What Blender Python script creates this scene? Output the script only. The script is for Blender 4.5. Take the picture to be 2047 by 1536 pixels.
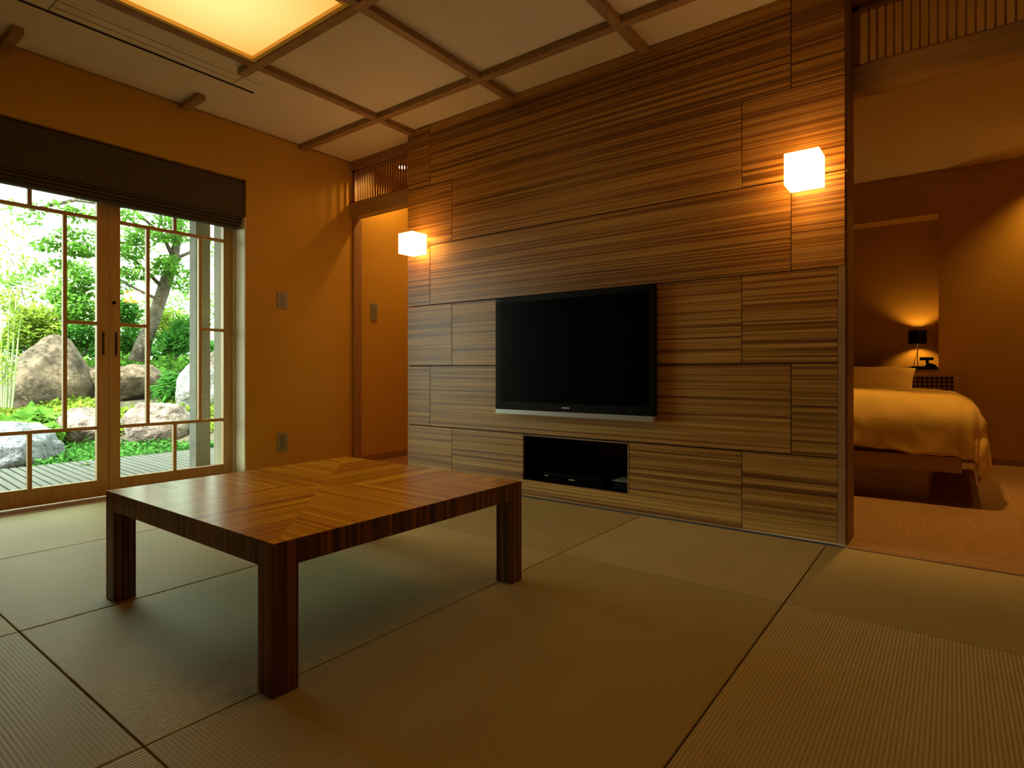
import bpy, bmesh, math, random
from mathutils import Vector, Matrix, noise
R = math.radians
random.seed(7)
sc = bpy.context.scene
for o in list(bpy.data.objects):
    bpy.data.objects.remove(o, do_unlink=True)
col = sc.collection

# ------------------------------------------------------------------ camera, world, lights
H, YAW, FPX, CX, HY = 0.8, R(36.99), 1170.2, 1023.5, 742.0
cam = bpy.data.cameras.new('camera')
cam.sensor_width = 36
cam.lens = FPX / 2047 * 36
cam.shift_y = -(768 - HY) / 2047
cam.clip_start = 0.02
co = bpy.data.objects.new('camera', cam)
col.objects.link(co)
co.location = (0, 0, H)
co.rotation_euler = (R(90), 0, YAW)
sc.camera = co

sc.view_settings.view_transform = 'Standard'
sc.view_settings.look = 'None'
sc.view_settings.gamma = 1
sc.view_settings.exposure = 0
sc.view_settings.use_curve_mapping = False
sc.cycles.use_denoising = True
try:
    sc.cycles.denoiser = 'OPENIMAGEDENOISE'
except Exception:
    pass
sc.cycles.max_bounces = 10
sc.cycles.diffuse_bounces = 6
sc.cycles.glossy_bounces = 4
sc.cycles.transparent_max_bounces = 12
sc.cycles.sample_clamp_indirect = 6
sc.cycles.caustics_reflective = False
sc.cycles.caustics_refractive = False

SKY = 8.2
w = bpy.data.worlds.new('world')
sc.world = w
w.use_nodes = True
bg = w.node_tree.nodes['Background']
bg.inputs[0].default_value = (0.86, 1.0, 0.83, 1)
bg.inputs[1].default_value = SKY

LAMP = (1.0, 0.50, 0.11)


def light(name, kind, loc, energy, color, **kw):
    l = bpy.data.lights.new(name, kind)
    l.energy = energy
    l.color = color
    aim = kw.pop('aim', None)
    for k, v in kw.items():
        setattr(l, k, v)
    o = bpy.data.objects.new(name, l)
    col.objects.link(o)
    o.location = loc
    if aim is not None:
        o.rotation_euler = Vector(aim).to_track_quat('-Z', 'Y').to_euler()
    return o


light('sun', 'SUN', (-8, -6, 12), 23.0, (1, 0.97, 0.88), angle=R(0.6), aim=(-0.12, 0.5, -0.85))
# the sky seen through the garden doors (a portal only guides sampling, it gives no light of its own)
po = light('sky_portal', 'AREA', (-4.70, 1.43, 1.05), 1, (1, 1, 1), shape='RECTANGLE', size=2.2, size_y=1.7, aim=(1, 0, 0))
po.data.cycles.is_portal = True
# corridor downlight, bedroom downlights; the extra ones are added out of view
light('corridor_spot', 'SPOT', (-3.87, 3.535, 2.585), 27, LAMP, spot_size=R(150), spot_blend=0.35, shadow_soft_size=0.025, aim=(0, 0, -1))
light('corridor_spot', 'SPOT', (-3.45, 4.45, 2.585), 36, LAMP, spot_size=R(150), spot_blend=0.6, shadow_soft_size=0.03, aim=(0, 0, -1))  # added further in, unseen, to lift the corridor wall
light('bedroom_spot', 'SPOT', (0.80, 6.27, 2.585), 56, LAMP, spot_size=R(110), spot_blend=0.8, shadow_soft_size=0.03, aim=(0, 0, -1))
light('bedroom_spot', 'SPOT', (-0.3, 4.15, 2.585), 100, LAMP, spot_size=R(72), spot_blend=0.7, shadow_soft_size=0.05, aim=(0, 0, -1))
light('bedroom_spot', 'SPOT', (1.2, 4.6, 2.585), 14, LAMP, spot_size=R(90), spot_blend=0.8, shadow_soft_size=0.05, aim=(0, 0, -1))  # extra bedroom light, added out of view
light('bedside_lamp_bulb', 'POINT', (-0.262, 6.60, 1.115), 5.0, LAMP, shadow_soft_size=0.02)


# ------------------------------------------------------------------ node helpers
def new_mat(name):
    m = bpy.data.materials.new(name)
    m.use_nodes = True
    nt = m.node_tree
    b = nt.nodes['Principled BSDF']
    return m, nt, b


def plain(name, c, rough=0.6, metal=0.0, spec=0.5, bump=0.0, bscale=80, var=0.0, vscale=6):
    m, nt, b = new_mat(name)
    b.inputs['Base Color'].default_value = (*c, 1)
    b.inputs['Roughness'].default_value = rough
    b.inputs['Metallic'].default_value = metal
    b.inputs['Specular IOR Level'].default_value = spec
    tc = nt.nodes.new('ShaderNodeTexCoord')
    if var:
        n = nt.nodes.new('ShaderNodeTexNoise'); n.inputs['Scale'].default_value = vscale
        n.inputs['Detail'].default_value = 5
        nt.links.new(tc.outputs['Object'], n.inputs['Vector'])
        rp = nt.nodes.new('ShaderNodeValToRGB')
        rp.color_ramp.elements[0].position = 0.3
        rp.color_ramp.elements[1].position = 0.7
        rp.color_ramp.elements[0].color = (*[x * (1 - var) for x in c], 1)
        rp.color_ramp.elements[1].color = (*[min(1, x * (1 + var)) for x in c], 1)
        nt.links.new(n.outputs['Fac'], rp.inputs['Fac'])
        nt.links.new(rp.outputs['Color'], b.inputs['Base Color'])
    if bump:
        n = nt.nodes.new('ShaderNodeTexNoise'); n.inputs['Scale'].default_value = bscale
        n.inputs['Detail'].default_value = 4
        nt.links.new(tc.outputs['Object'], n.inputs['Vector'])
        bp = nt.nodes.new('ShaderNodeBump'); bp.inputs['Strength'].default_value = bump
        bp.inputs['Distance'].default_value = 0.003
        nt.links.new(n.outputs['Fac'], bp.inputs['Height'])
        nt.links.new(bp.outputs['Normal'], b.inputs['Normal'])
    return m


def stripes(name, stops, scale, rough=0.4, spec=0.5, detail=3.0, dist=0.0, bump=0.3, fine=None, rnd=True, coat=0.0, bdist=0.0015):
    """wood with grain: noise stretched by SCALE (x, y, z) through a colour ramp."""
    m, nt, b = new_mat(name)
    L = nt.links.new
    tc = nt.nodes.new('ShaderNodeTexCoord')
    vec = tc.outputs['Object']
    if rnd:
        oi = nt.nodes.new('ShaderNodeObjectInfo')
        mu = nt.nodes.new('ShaderNodeMath'); mu.operation = 'MULTIPLY'; mu.inputs[1].default_value = 17.3
        L(oi.outputs['Random'], mu.inputs[0])
        cb = nt.nodes.new('ShaderNodeCombineXYZ')
        for i in range(3):
            L(mu.outputs[0], cb.inputs[i])
        ad = nt.nodes.new('ShaderNodeVectorMath'); ad.operation = 'ADD'
        L(vec, ad.inputs[0]); L(cb.outputs[0], ad.inputs[1])
        vec = ad.outputs[0]
    mp = nt.nodes.new('ShaderNodeMapping')
    mp.inputs['Scale'].default_value = scale
    L(vec, mp.inputs['Vector'])
    n = nt.nodes.new('ShaderNodeTexNoise')
    n.inputs['Scale'].default_value = 1.0
    n.inputs['Detail'].default_value = detail
    n.inputs['Roughness'].default_value = 0.6
    n.inputs['Distortion'].default_value = dist
    L(mp.outputs[0], n.inputs['Vector'])
    rp = nt.nodes.new('ShaderNodeValToRGB')
    el = rp.color_ramp.elements
    while len(el) < len(stops):
        el.new(0.5)
    for e, (p, c) in zip(el, stops):
        e.position = p
        e.color = (*c, 1)
    L(n.outputs['Fac'], rp.inputs['Fac'])
    out = rp.outputs['Color']
    if fine:
        mp2 = nt.nodes.new('ShaderNodeMapping')
        mp2.inputs['Scale'].default_value = fine
        L(vec, mp2.inputs['Vector'])
        n2 = nt.nodes.new('ShaderNodeTexNoise'); n2.inputs['Scale'].default_value = 1.0
        n2.inputs['Detail'].default_value = 2
        L(mp2.outputs[0], n2.inputs['Vector'])
        r2 = nt.nodes.new('ShaderNodeMapRange')
        r2.inputs['From Min'].default_value = 0.35; r2.inputs['From Max'].default_value = 0.65
        r2.inputs['To Min'].default_value = 0.62; r2.inputs['To Max'].default_value = 1.25
        L(n2.outputs['Fac'], r2.inputs['Value'])
        mx = nt.nodes.new('ShaderNodeMix'); mx.data_type = 'RGBA'; mx.blend_type = 'MULTIPLY'
        mx.inputs['Factor'].default_value = 1
        L(out, mx.inputs['A']); L(r2.outputs[0], mx.inputs['B'])
        out = mx.outputs['Result']
    L(out, b.inputs['Base Color'])
    b.inputs['Roughness'].default_value = rough
    b.inputs['Specular IOR Level'].default_value = spec
    b.inputs['Coat Weight'].default_value = coat
    b.inputs['Coat Roughness'].default_value = 0.3
    if bump:
        bp = nt.nodes.new('ShaderNodeBump'); bp.inputs['Strength'].default_value = bump
        bp.inputs['Distance'].default_value = bdist
        L(n.outputs['Fac'], bp.inputs['Height'])
        L(bp.outputs['Normal'], b.inputs['Normal'])
    return m


def emit(name, c, s):
    m = bpy.data.materials.new(name); m.use_nodes = True
    nt = m.node_tree; nt.nodes.clear()
    e = nt.nodes.new('ShaderNodeEmission'); e.inputs[0].default_value = (*c, 1); e.inputs[1].default_value = s
    o = nt.nodes.new('ShaderNodeOutputMaterial'); nt.links.new(e.outputs[0], o.inputs[0])
    return m


def leafmat(name, c, tr=0.5):
    m = bpy.data.materials.new(name); m.use_nodes = True
    nt = m.node_tree; nt.nodes.clear(); L = nt.links.new
    tc = nt.nodes.new('ShaderNodeTexCoord')
    n = nt.nodes.new('ShaderNodeTexNoise'); n.inputs['Scale'].default_value = 7; n.inputs['Detail'].default_value = 6
    L(tc.outputs['Object'], n.inputs['Vector'])
    rp = nt.nodes.new('ShaderNodeValToRGB')
    rp.color_ramp.elements[0].position = 0.3; rp.color_ramp.elements[1].position = 0.7
    rp.color_ramp.elements[0].color = (*[x * 0.45 for x in c], 1)
    rp.color_ramp.elements[1].color = (*[min(1, x * 1.5) for x in c], 1)
    L(n.outputs['Fac'], rp.inputs['Fac'])
    d = nt.nodes.new('ShaderNodeBsdfDiffuse'); t = nt.nodes.new('ShaderNodeBsdfTranslucent')
    L(rp.outputs['Color'], d.inputs[0]); L(rp.outputs['Color'], t.inputs[0])
    mx = nt.nodes.new('ShaderNodeMixShader'); mx.inputs[0].default_value = tr
    L(d.outputs[0], mx.inputs[1]); L(t.outputs[0], mx.inputs[2])
    o = nt.nodes.new('ShaderNodeOutputMaterial'); L(mx.outputs[0], o.inputs[0])
    return m


def rockmat(name, ca, cb, scale=5):
    m, nt, b = new_mat(name)
    L = nt.links.new
    tc = nt.nodes.new('ShaderNodeTexCoord')
    n = nt.nodes.new('ShaderNodeTexNoise'); n.inputs['Scale'].default_value = scale; n.inputs['Detail'].default_value = 9
    n.inputs['Roughness'].default_value = 0.65
    L(tc.outputs['Object'], n.inputs['Vector'])
    rp = nt.nodes.new('ShaderNodeValToRGB')
    rp.color_ramp.elements[0].position = 0.36; rp.color_ramp.elements[1].position = 0.64
    rp.color_ramp.elements[0].color = (*ca, 1); rp.color_ramp.elements[1].color = (*cb, 1)
    L(n.outputs['Fac'], rp.inputs['Fac']); L(rp.outputs['Color'], b.inputs['Base Color'])
    b.inputs['Roughness'].default_value = 0.9
    bp = nt.nodes.new('ShaderNodeBump'); bp.inputs['Distance'].default_value = 0.06; bp.inputs['Strength'].default_value = 0.9
    n2 = nt.nodes.new('ShaderNodeTexNoise'); n2.inputs['Scale'].default_value = scale * 4; n2.inputs['Detail'].default_value = 6
    L(tc.outputs['Object'], n2.inputs['Vector']); L(n2.outputs['Fac'], bp.inputs['Height']); L(bp.outputs['Normal'], b.inputs['Normal'])
    return m


def glassmat():
    m = bpy.data.materials.new('window_glass'); m.use_nodes = True
    nt = m.node_tree; nt.nodes.clear(); L = nt.links.new
    tr = nt.nodes.new('ShaderNodeBsdfTransparent'); tr.inputs[0].default_value = (0.95, 0.98, 0.96, 1)
    gl = nt.nodes.new('ShaderNodeBsdfGlossy'); gl.inputs['Roughness'].default_value = 0.0
    fr = nt.nodes.new('ShaderNodeFresnel')
    ge = nt.nodes.new('ShaderNodeNewGeometry')   # same reflectance on the way in and out of the thin pane
    mr = nt.nodes.new('ShaderNodeMapRange'); mr.inputs['To Min'].default_value = 1.45; mr.inputs['To Max'].default_value = 1 / 1.45
    L(ge.outputs['Backfacing'], mr.inputs['Value']); L(mr.outputs[0], fr.inputs['IOR'])
    mx = nt.nodes.new('ShaderNodeMixShader')
    L(fr.outputs[0], mx.inputs[0]); L(tr.outputs[0], mx.inputs[1]); L(gl.outputs[0], mx.inputs[2])
    o = nt.nodes.new('ShaderNodeOutputMaterial'); L(mx.outputs[0], o.inputs[0])
    return m


def tatami(name, c, axis):
    """woven rush: ribs 9 mm apart running along AXIS (0 = x, 1 = y)."""
    m, nt, b = new_mat(name)
    L = nt.links.new
    tc = nt.nodes.new('ShaderNodeTexCoord')
    wv = nt.nodes.new('ShaderNodeTexWave'); wv.wave_type = 'BANDS'
    wv.bands_direction = 'Y' if axis == 0 else 'X'
    wv.inputs['Scale'].default_value = 1 / 0.0095 / 3.1831  # bands per metre
    wv.inputs['Distortion'].default_value = 0.15
    L(tc.outputs['Object'], wv.inputs['Vector'])
    mp = nt.nodes.new('ShaderNodeMapping')
    mp.inputs['Scale'].default_value = (220, 6, 1) if axis == 1 else (6, 220, 1)
    mp.inputs['Scale'].default_value = (6, 160, 1) if axis == 1 else (160, 6, 1)
    L(tc.outputs['Object'], mp.inputs['Vector'])
    n = nt.nodes.new('ShaderNodeTexNoise'); n.inputs['Scale'].default_value = 1; n.inputs['Detail'].default_value = 3
    L(mp.outputs[0], n.inputs['Vector'])
    n3 = nt.nodes.new('ShaderNodeTexNoise'); n3.inputs['Scale'].default_value = 2.2; n3.inputs['Detail'].default_value = 3
    L(tc.outputs['Object'], n3.inputs['Vector'])
    rp = nt.nodes.new('ShaderNodeValToRGB')
    rp.color_ramp.elements[0].position = 0.25; rp.color_ramp.elements[1].position = 0.75
    rp.color_ramp.elements[0].color = (*[x * 0.86 for x in c], 1)
    rp.color_ramp.elements[1].color = (*[x * 1.12 for x in c], 1)
    av = nt.nodes.new('ShaderNodeMath'); av.operation = 'ADD'; L(n.outputs['Fac'], av.inputs[0]); L(n3.outputs['Fac'], av.inputs[1])
    hv = nt.nodes.new('ShaderNodeMath'); hv.operation = 'MULTIPLY'; hv.inputs[1].default_value = 0.5; L(av.outputs[0], hv.inputs[0])
    L(hv.outputs[0], rp.inputs['Fac'])
    # the valleys between ribs are coloured a little darker
    mr = nt.nodes.new('ShaderNodeMapRange'); mr.inputs['To Min'].default_value = 0.84; mr.inputs['To Max'].default_value = 1.04
    L(wv.outputs['Fac'], mr.inputs['Value'])
    mx = nt.nodes.new('ShaderNodeMix'); mx.data_type = 'RGBA'; mx.blend_type = 'MULTIPLY'; mx.inputs['Factor'].default_value = 1
    L(rp.outputs['Color'], mx.inputs['A']); L(mr.outputs[0], mx.inputs['B'])
    L(mx.outputs['Result'], b.inputs['Base Color'])
    bp = nt.nodes.new('ShaderNodeBump'); bp.inputs['Strength'].default_value = 0.55; bp.inputs['Distance'].default_value = 0.0012
    L(wv.outputs['Fac'], bp.inputs['Height']); L(bp.outputs['Normal'], b.inputs['Normal'])
    b.inputs['Roughness'].default_value = 0.55
    b.inputs['Specular IOR Level'].default_value = 0.35
    return m


# ------------------------------------------------------------------ materials
M = {}
M['wall'] = plain('ochre_plaster', (0.56, 0.335, 0.055), 0.9, bump=0.25, bscale=160, var=0.03, vscale=3, spec=0.2)
M['ceil'] = plain('ceiling_paper', (0.78, 0.69, 0.53), 0.9, bump=0.15, bscale=30, var=0.04, vscale=2, spec=0.2)
M['batten'] = stripes('batten_wood', [(0.3, (0.27, 0.15, 0.06)), (0.7, (0.40, 0.24, 0.10))], (9, 9, 40), 0.55, bump=0.1)
M['trim'] = stripes('lintel_wood', [(0.3, (0.34, 0.21, 0.09)), (0.7, (0.46, 0.29, 0.13))], (3, 40, 40), 0.5, bump=0.1)
M['trimv'] = stripes('post_wood', [(0.3, (0.27, 0.14, 0.07)), (0.7, (0.38, 0.21, 0.11))], (40, 40, 3), 0.5, bump=0.1)
M['door'] = stripes('door_frame_wood', [(0.3, (0.50, 0.31, 0.11)), (0.7, (0.62, 0.40, 0.15))], (40, 40, 3), 0.45, bump=0.1)
M['outer'] = stripes('outer_jamb_wood', [(0.3, (0.16, 0.14, 0.09)), (0.7, (0.24, 0.21, 0.14))], (30, 30, 2), 0.7)
M['lit_frame'] = plain('lamplit_frame_wood', (0.88, 0.62, 0.12), 0.5)  # glow of the diffuser on the frame, put into its colour
M['cream'] = stripes('pale_reveal_wood', [(0.3, (0.66, 0.58, 0.38)), (0.7, (0.78, 0.70, 0.50))], (30, 30, 2), 0.5, bump=0.1)
M['bambu'] = stripes('striped_panel_wood',
                     [(0.33, (0.12, 0.042, 0.006)), (0.43, (0.27, 0.115, 0.018)), (0.51, (0.46, 0.235, 0.046)), (0.60, (0.56, 0.33, 0.08)), (0.72, (0.33, 0.155, 0.028))],
                     (0.30, 0.30, 60), 0.40, detail=5, dist=0.05, bump=0.5, fine=(1.0, 1.0, 200), bdist=0.002, coat=0.15, spec=0.5)
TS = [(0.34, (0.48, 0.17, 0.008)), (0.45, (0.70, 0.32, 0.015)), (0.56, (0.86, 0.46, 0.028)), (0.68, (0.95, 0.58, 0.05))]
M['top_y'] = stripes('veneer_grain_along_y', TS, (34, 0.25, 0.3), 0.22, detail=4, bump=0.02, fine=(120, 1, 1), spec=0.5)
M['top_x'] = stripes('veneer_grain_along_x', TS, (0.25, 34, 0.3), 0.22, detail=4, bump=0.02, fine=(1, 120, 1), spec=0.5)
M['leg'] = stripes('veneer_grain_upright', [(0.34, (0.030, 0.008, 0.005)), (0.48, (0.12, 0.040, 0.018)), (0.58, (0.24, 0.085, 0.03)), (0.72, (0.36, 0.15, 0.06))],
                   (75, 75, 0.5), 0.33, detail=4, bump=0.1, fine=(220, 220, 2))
M['blind'] = stripes('blind_fabric', [(0.3, (0.060, 0.048, 0.036)), (0.7, (0.10, 0.082, 0.06))], (260, 14, 260), 0.85, bump=0.4, spec=0.2)
M['black'] = plain('black_gloss_glass', (0.001, 0.001, 0.0015), 0.3, spec=0.06)
M['blackp'] = plain('black_plastic', (0.003, 0.003, 0.003), 0.5, spec=0.12)
M['silver'] = plain('brushed_silver', (0.50, 0.52, 0.52), 0.35, metal=0.6)
M['plate'] = plain('grey_switch_plate', (0.30, 0.30, 0.24), 0.5)
M['plate2'] = plain('grey_switch_rocker', (0.22, 0.23, 0.20), 0.4)
M['dark'] = plain('dark_joint', (0.015, 0.008, 0.004), 0.9)
M['niche'] = plain('dark_niche_lining', (0.035, 0.012, 0.010), 0.5)
M['white'] = plain('off_white_metal', (0.60, 0.55, 0.44), 0.6)
M['line'] = plain('panel_joint', (0.16, 0.10, 0.05), 0.8)
M['glow'] = emit('lit_paper_diffuser', (1.65, 0.80, 0.23), 1.0)
nt = M['glow'].node_tree      # the tube behind the paper makes its middle brighter than its rim
tc = nt.nodes.new('ShaderNodeTexCoord'); mp = nt.nodes.new('ShaderNodeMapping'); mp.inputs['Scale'].default_value = (1.75, 1.75, 0)
gr = nt.nodes.new('ShaderNodeTexGradient'); gr.gradient_type = 'SPHERICAL'
rp = nt.nodes.new('ShaderNodeValToRGB')
rp.color_ramp.elements[0].position = 0.0; rp.color_ramp.elements[0].color = (1.15, 0.52, 0.10, 1)
rp.color_ramp.elements[1].position = 0.75; rp.color_ramp.elements[1].color = (1.85, 0.92, 0.30, 1)
nt.links.new(tc.outputs['Object'], mp.inputs['Vector']); nt.links.new(mp.outputs[0], gr.inputs['Vector'])
nt.links.new(gr.outputs['Fac'], rp.inputs['Fac']); nt.links.new(rp.outputs['Color'], nt.nodes['Emission'].inputs[0])
M['cube'] = emit('lit_glass_cube', (1.0, 0.44, 0.10), 14)
M['bulb'] = emit('downlight_bulb', (1.0, 0.72, 0.4), 12)
M['glass'] = glassmat()
M['carpet'] = plain('loop_carpet', (0.42, 0.26, 0.12), 0.95, bump=0.9, bscale=260, var=0.22, vscale=90, spec=0.1)
M['corr'] = stripes('corridor_floor_wood', [(0.3, (0.30, 0.17, 0.08)), (0.7, (0.40, 0.24, 0.12))], (30, 3, 30), 0.4)
M['duvet'] = plain('cream_cotton', (0.82, 0.56, 0.15), 0.9, bump=0.2, bscale=40, spec=0.1)
M['bedwood'] = stripes('bed_wood', [(0.3, (0.42, 0.26, 0.13)), (0.7, (0.56, 0.36, 0.18))], (3, 40, 40), 0.5)
M['lattice'] = plain('lattice_wood', (0.40, 0.26, 0.15), 0.6)
M['slat'] = plain('transom_slat_wood', (0.24, 0.12, 0.05), 0.5)
M['deck'] = stripes('weathered_deck', [(0.3, (0.10, 0.10, 0.09)), (0.7, (0.165, 0.165, 0.15))], (3, 60, 30), 0.8)
M['soil'] = plain('garden_soil', (0.05, 0.042, 0.024), 0.95, bump=0.8, bscale=18, var=0.4, vscale=4)
M['post'] = plain('weathered_post', (0.14, 0.135, 0.115), 0.8, var=0.2)
M['bark'] = rockmat('bark', (0.05, 0.042, 0.028), (0.13, 0.11, 0.08), 9)
M['rockb'] = rockmat('brown_rock', (0.028, 0.018, 0.011), (0.15, 0.105, 0.07), 3)
M['rockg'] = rockmat('blue_grey_rock', (0.07, 0.078, 0.095), (0.20, 0.215, 0.25), 4)
M['rockp'] = rockmat('pink_grey_rock', (0.055, 0.038, 0.034), (0.24, 0.185, 0.16), 4)
M['rockw'] = rockmat('pale_rock', (0.12, 0.12, 0.115), (0.30, 0.30, 0.28), 5)
M['leafa'] = leafmat('maple_leaf', (0.13, 0.29, 0.045), 0.6)
M['leafb'] = leafmat('deep_green_leaf', (0.055, 0.18, 0.03), 0.45)
M['leafc'] = leafmat('yellow_green_leaf', (0.20, 0.29, 0.04))
M['leafd'] = leafmat('groundcover_leaf', (0.05, 0.16, 0.03), 0.3)
M['cane'] = plain('green_cane', (0.24, 0.32, 0.14), 0.6)
TLC, TDC = (0.62, 0.56, 0.27), (0.53, 0.47, 0.215)  # paler and darker rush: light on each rib direction put into the colour
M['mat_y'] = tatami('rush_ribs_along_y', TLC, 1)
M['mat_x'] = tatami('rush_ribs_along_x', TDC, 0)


# ------------------------------------------------------------------ object helpers
class MB:
    def __init__(s):
        s.v, s.f = [], []

    def box(s, x0, x1, y0, y1, z0, z1):
        n = len(s.v)
        s.v += [(x, y, z) for z in (z0, z1) for y in (y0, y1) for x in (x0, x1)]
        s.f += [tuple(n + i for i in q) for q in ((0, 2, 3, 1), (4, 5, 7, 6), (0, 1, 5, 4), (2, 6, 7, 3), (0, 4, 6, 2), (1, 3, 7, 5))]
        return s

    def prism(s, pts, a, b, axis):
        """polygon PTS (2D) extruded from A to B along AXIS."""
        n = len(s.v); k = len(pts)
        for t in (a, b):
            for p, q in pts:
                s.v.append((t, p, q) if axis == 0 else (p, t, q) if axis == 1 else (p, q, t))
        s.f.append(tuple(range(n, n + k))); s.f.append(tuple(range(n + 2 * k - 1, n + k - 1, -1)))
        for i in range(k):
            j = (i + 1) % k
            s.f.append((n + i, n + j, n + k + j, n + k + i))
        return s

    def tube(s, pts, rad, seg=8, cap=True):
        pts = [Vector(p) for p in pts]
        if not hasattr(rad, '__len__'):
            rad = [rad] * len(pts)
        n0 = len(s.v)
        up = Vector((0, 0, 1))
        for i, p in enumerate(pts):
            d = (pts[min(i + 1, len(pts) - 1)] - pts[max(i - 1, 0)]).normalized()
            a = d.cross(up)
            if a.length < 0.1:
                a = d.cross(Vector((1, 0, 0)))
            a.normalize(); b2 = d.cross(a)
            for k in range(seg):
                t = 2 * math.pi * k / seg
                s.v.append(tuple(p + (a * math.cos(t) + b2 * math.sin(t)) * rad[i]))
        for i in range(len(pts) - 1):
            for k in range(seg):
                k2 = (k + 1) % seg
                s.f.append((n0 + i * seg + k, n0 + i * seg + k2, n0 + (i + 1) * seg + k2, n0 + (i + 1) * seg + k))
        if cap:
            s.f.append(tuple(n0 + k for k in range(seg))[::-1])
            s.f.append(tuple(n0 + (len(pts) - 1) * seg + k for k in range(seg)))
        return s


def tag(o, label=None, cat=None, group=None, kind=None):
    if label: o['label'] = label
    if cat: o['category'] = cat
    if group: o['group'] = group
    if kind: o['kind'] = kind
    return o


def wloc(o):
    v = Vector((0, 0, 0))
    while o is not None:
        v += o.location
        o = o.parent
    return v


def obj(name, mb, mat, parent=None, bevel=0.0, smooth=False, seg=2):
    off = wloc(parent) if parent else Vector((0, 0, 0))
    me = bpy.data.meshes.new(name)
    me.from_pydata([tuple(Vector(p) - off) for p in mb.v], [], mb.f)
    bm = bmesh.new(); bm.from_mesh(me)
    bmesh.ops.recalc_face_normals(bm, faces=bm.faces)
    if bevel:
        es = [e for e in bm.edges if e.is_manifold and len(e.link_faces) == 2 and e.calc_face_angle(0) > 0.6]
        bmesh.ops.bevel(bm, geom=es, offset=bevel, segments=seg, profile=0.6, affect='EDGES', clamp_overlap=True)
    bm.to_mesh(me); bm.free()
    if smooth:
        for p in me.polygons: p.use_smooth = True
    me.materials.append(mat)
    o = bpy.data.objects.new(name, me)
    col.objects.link(o)
    if parent: o.parent = parent
    return o


def struct(name, mb, mat, parent=None, **kw):
    o = obj(name, mb, mat, parent, **kw)
    if not parent: o['kind'] = 'structure'
    return o


def thing(name, label, cat, loc, group=None):
    o = bpy.data.objects.new(name, None)
    o.empty_display_size = 0.1
    col.objects.link(o)
    o.location = loc
    return tag(o, label, cat, group)


def at(px, py, d):
    """point at distance D in front of the camera behind pixel (px, py)."""
    f = Vector((-math.sin(YAW), math.cos(YAW), 0)); r = Vector((math.cos(YAW), math.sin(YAW), 0))
    return (f + r * ((px - CX) / FPX)) * d + Vector((0, 0, H + (HY - py) / FPX * d))


B = lambda *a: MB().box(*a)
CZ = 2.6
XW = -4.15      # window wall, room face
YW = 3.045      # striped wall, room face
XR, YB = 2.35, -2.2

# ------------------------------------------------------------------ shell
fl = struct('floor', B(XW, XR, YB, 3.02, -0.10, -0.022), M['dark'])
struct('ceiling', B(XW - 0.5, XR + 0.1, YB - 0.1, 7.2, CZ, CZ + 0.12), M['ceil'])
# window wall with the door opening (y 0.60 .. 2.262, up to z 2.205), runs on along the corridor
OY0, OY1, OZ = 0.60, 2.262, 2.205
mb = MB()
mb.box(XW - 0.45, XW, YB - 0.1, OY0, -0.1, CZ)
mb.box(XW - 0.45, XW, OY1, 5.4, -0.1, CZ)
mb.box(XW - 0.45, XW, OY0, OY1, OZ, CZ)
struct('wall_left', mb, M['wall'])
struct('wall_right', B(XR, XR + 0.1, YB - 0.1, 7.2, -0.1, CZ), M['wall'])
struct('wall_front', B(XW, XR, YB - 0.1, YB, -0.1, CZ), M['wall'])
# corridor
struct('floor_corridor', B(XW, -2.62, 3.20, 5.4, -0.1, -0.004), M['corr'])
struct('wall_corridor_end', B(XW, -2.6, 5.3, 5.4, -0.1, CZ), M['wall'])
struct('wall_corridor', B(-2.62, -2.52, 3.2, 6.9, -0.1, CZ), M['wall'])
struct('baseboard_corridor', B(XW, XW + 0.012, 3.34, 5.3, -0.004, 0.055), M['trimv'])
# bedroom
struct('floor_bedroom', B(-2.52, XR, 3.20, 6.9, -0.1, -0.004), M['carpet'])
NX1, NZ0, NZ1 = -0.103, 0.838, 2.213
mb = MB()
mb.box(NX1, XR, 6.5, 6.9, -0.1, CZ)
mb.box(-2.52, NX1, 6.5, 6.9, -0.1, 0.812)
mb.box(-2.52, NX1, 6.5, 6.9, NZ1, CZ)
mb.box(-2.52, -1.35, 6.5, 6.9, 0.812, NZ1)
mb.box(-1.35, NX1, 6.73, 6.9, 0.812, NZ1)
struct('wall_bedroom', mb, M['wall'])
struct('baseboard_bedroom', B(NX1 - 1.5, XR, 6.488, 6.5, -0.004, 0.05), M['trimv'])

# ------------------------------------------------------------------ tatami mats, pieces of the floor
XS = [XW + 0.002, -3.23, -2.29, -1.377, -0.465, 0.45, 1.37, XR - 0.002]
for i in range(7):
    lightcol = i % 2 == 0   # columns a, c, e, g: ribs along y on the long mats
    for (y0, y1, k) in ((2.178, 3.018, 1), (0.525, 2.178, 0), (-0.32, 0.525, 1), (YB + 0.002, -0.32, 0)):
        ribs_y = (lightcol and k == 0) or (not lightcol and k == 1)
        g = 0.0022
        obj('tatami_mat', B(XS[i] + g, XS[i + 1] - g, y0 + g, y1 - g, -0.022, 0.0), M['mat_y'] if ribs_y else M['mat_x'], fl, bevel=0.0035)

# sills
struct('trim_1', B(XW - 0.20, XW, OY0, OY1, -0.10, 0.001), M['trim'])                     # board under the garden doors
struct('trim_2', B(-0.384, XR, 3.022, 3.215, -0.1, 0.004), M['trim'], bevel=0.002)       # bedroom sill
struct('trim_3', B(XW, -3.278, 3.022, 3.215, -0.1, 0.002), M['trim'], bevel=0.002)       # corridor sill

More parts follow.
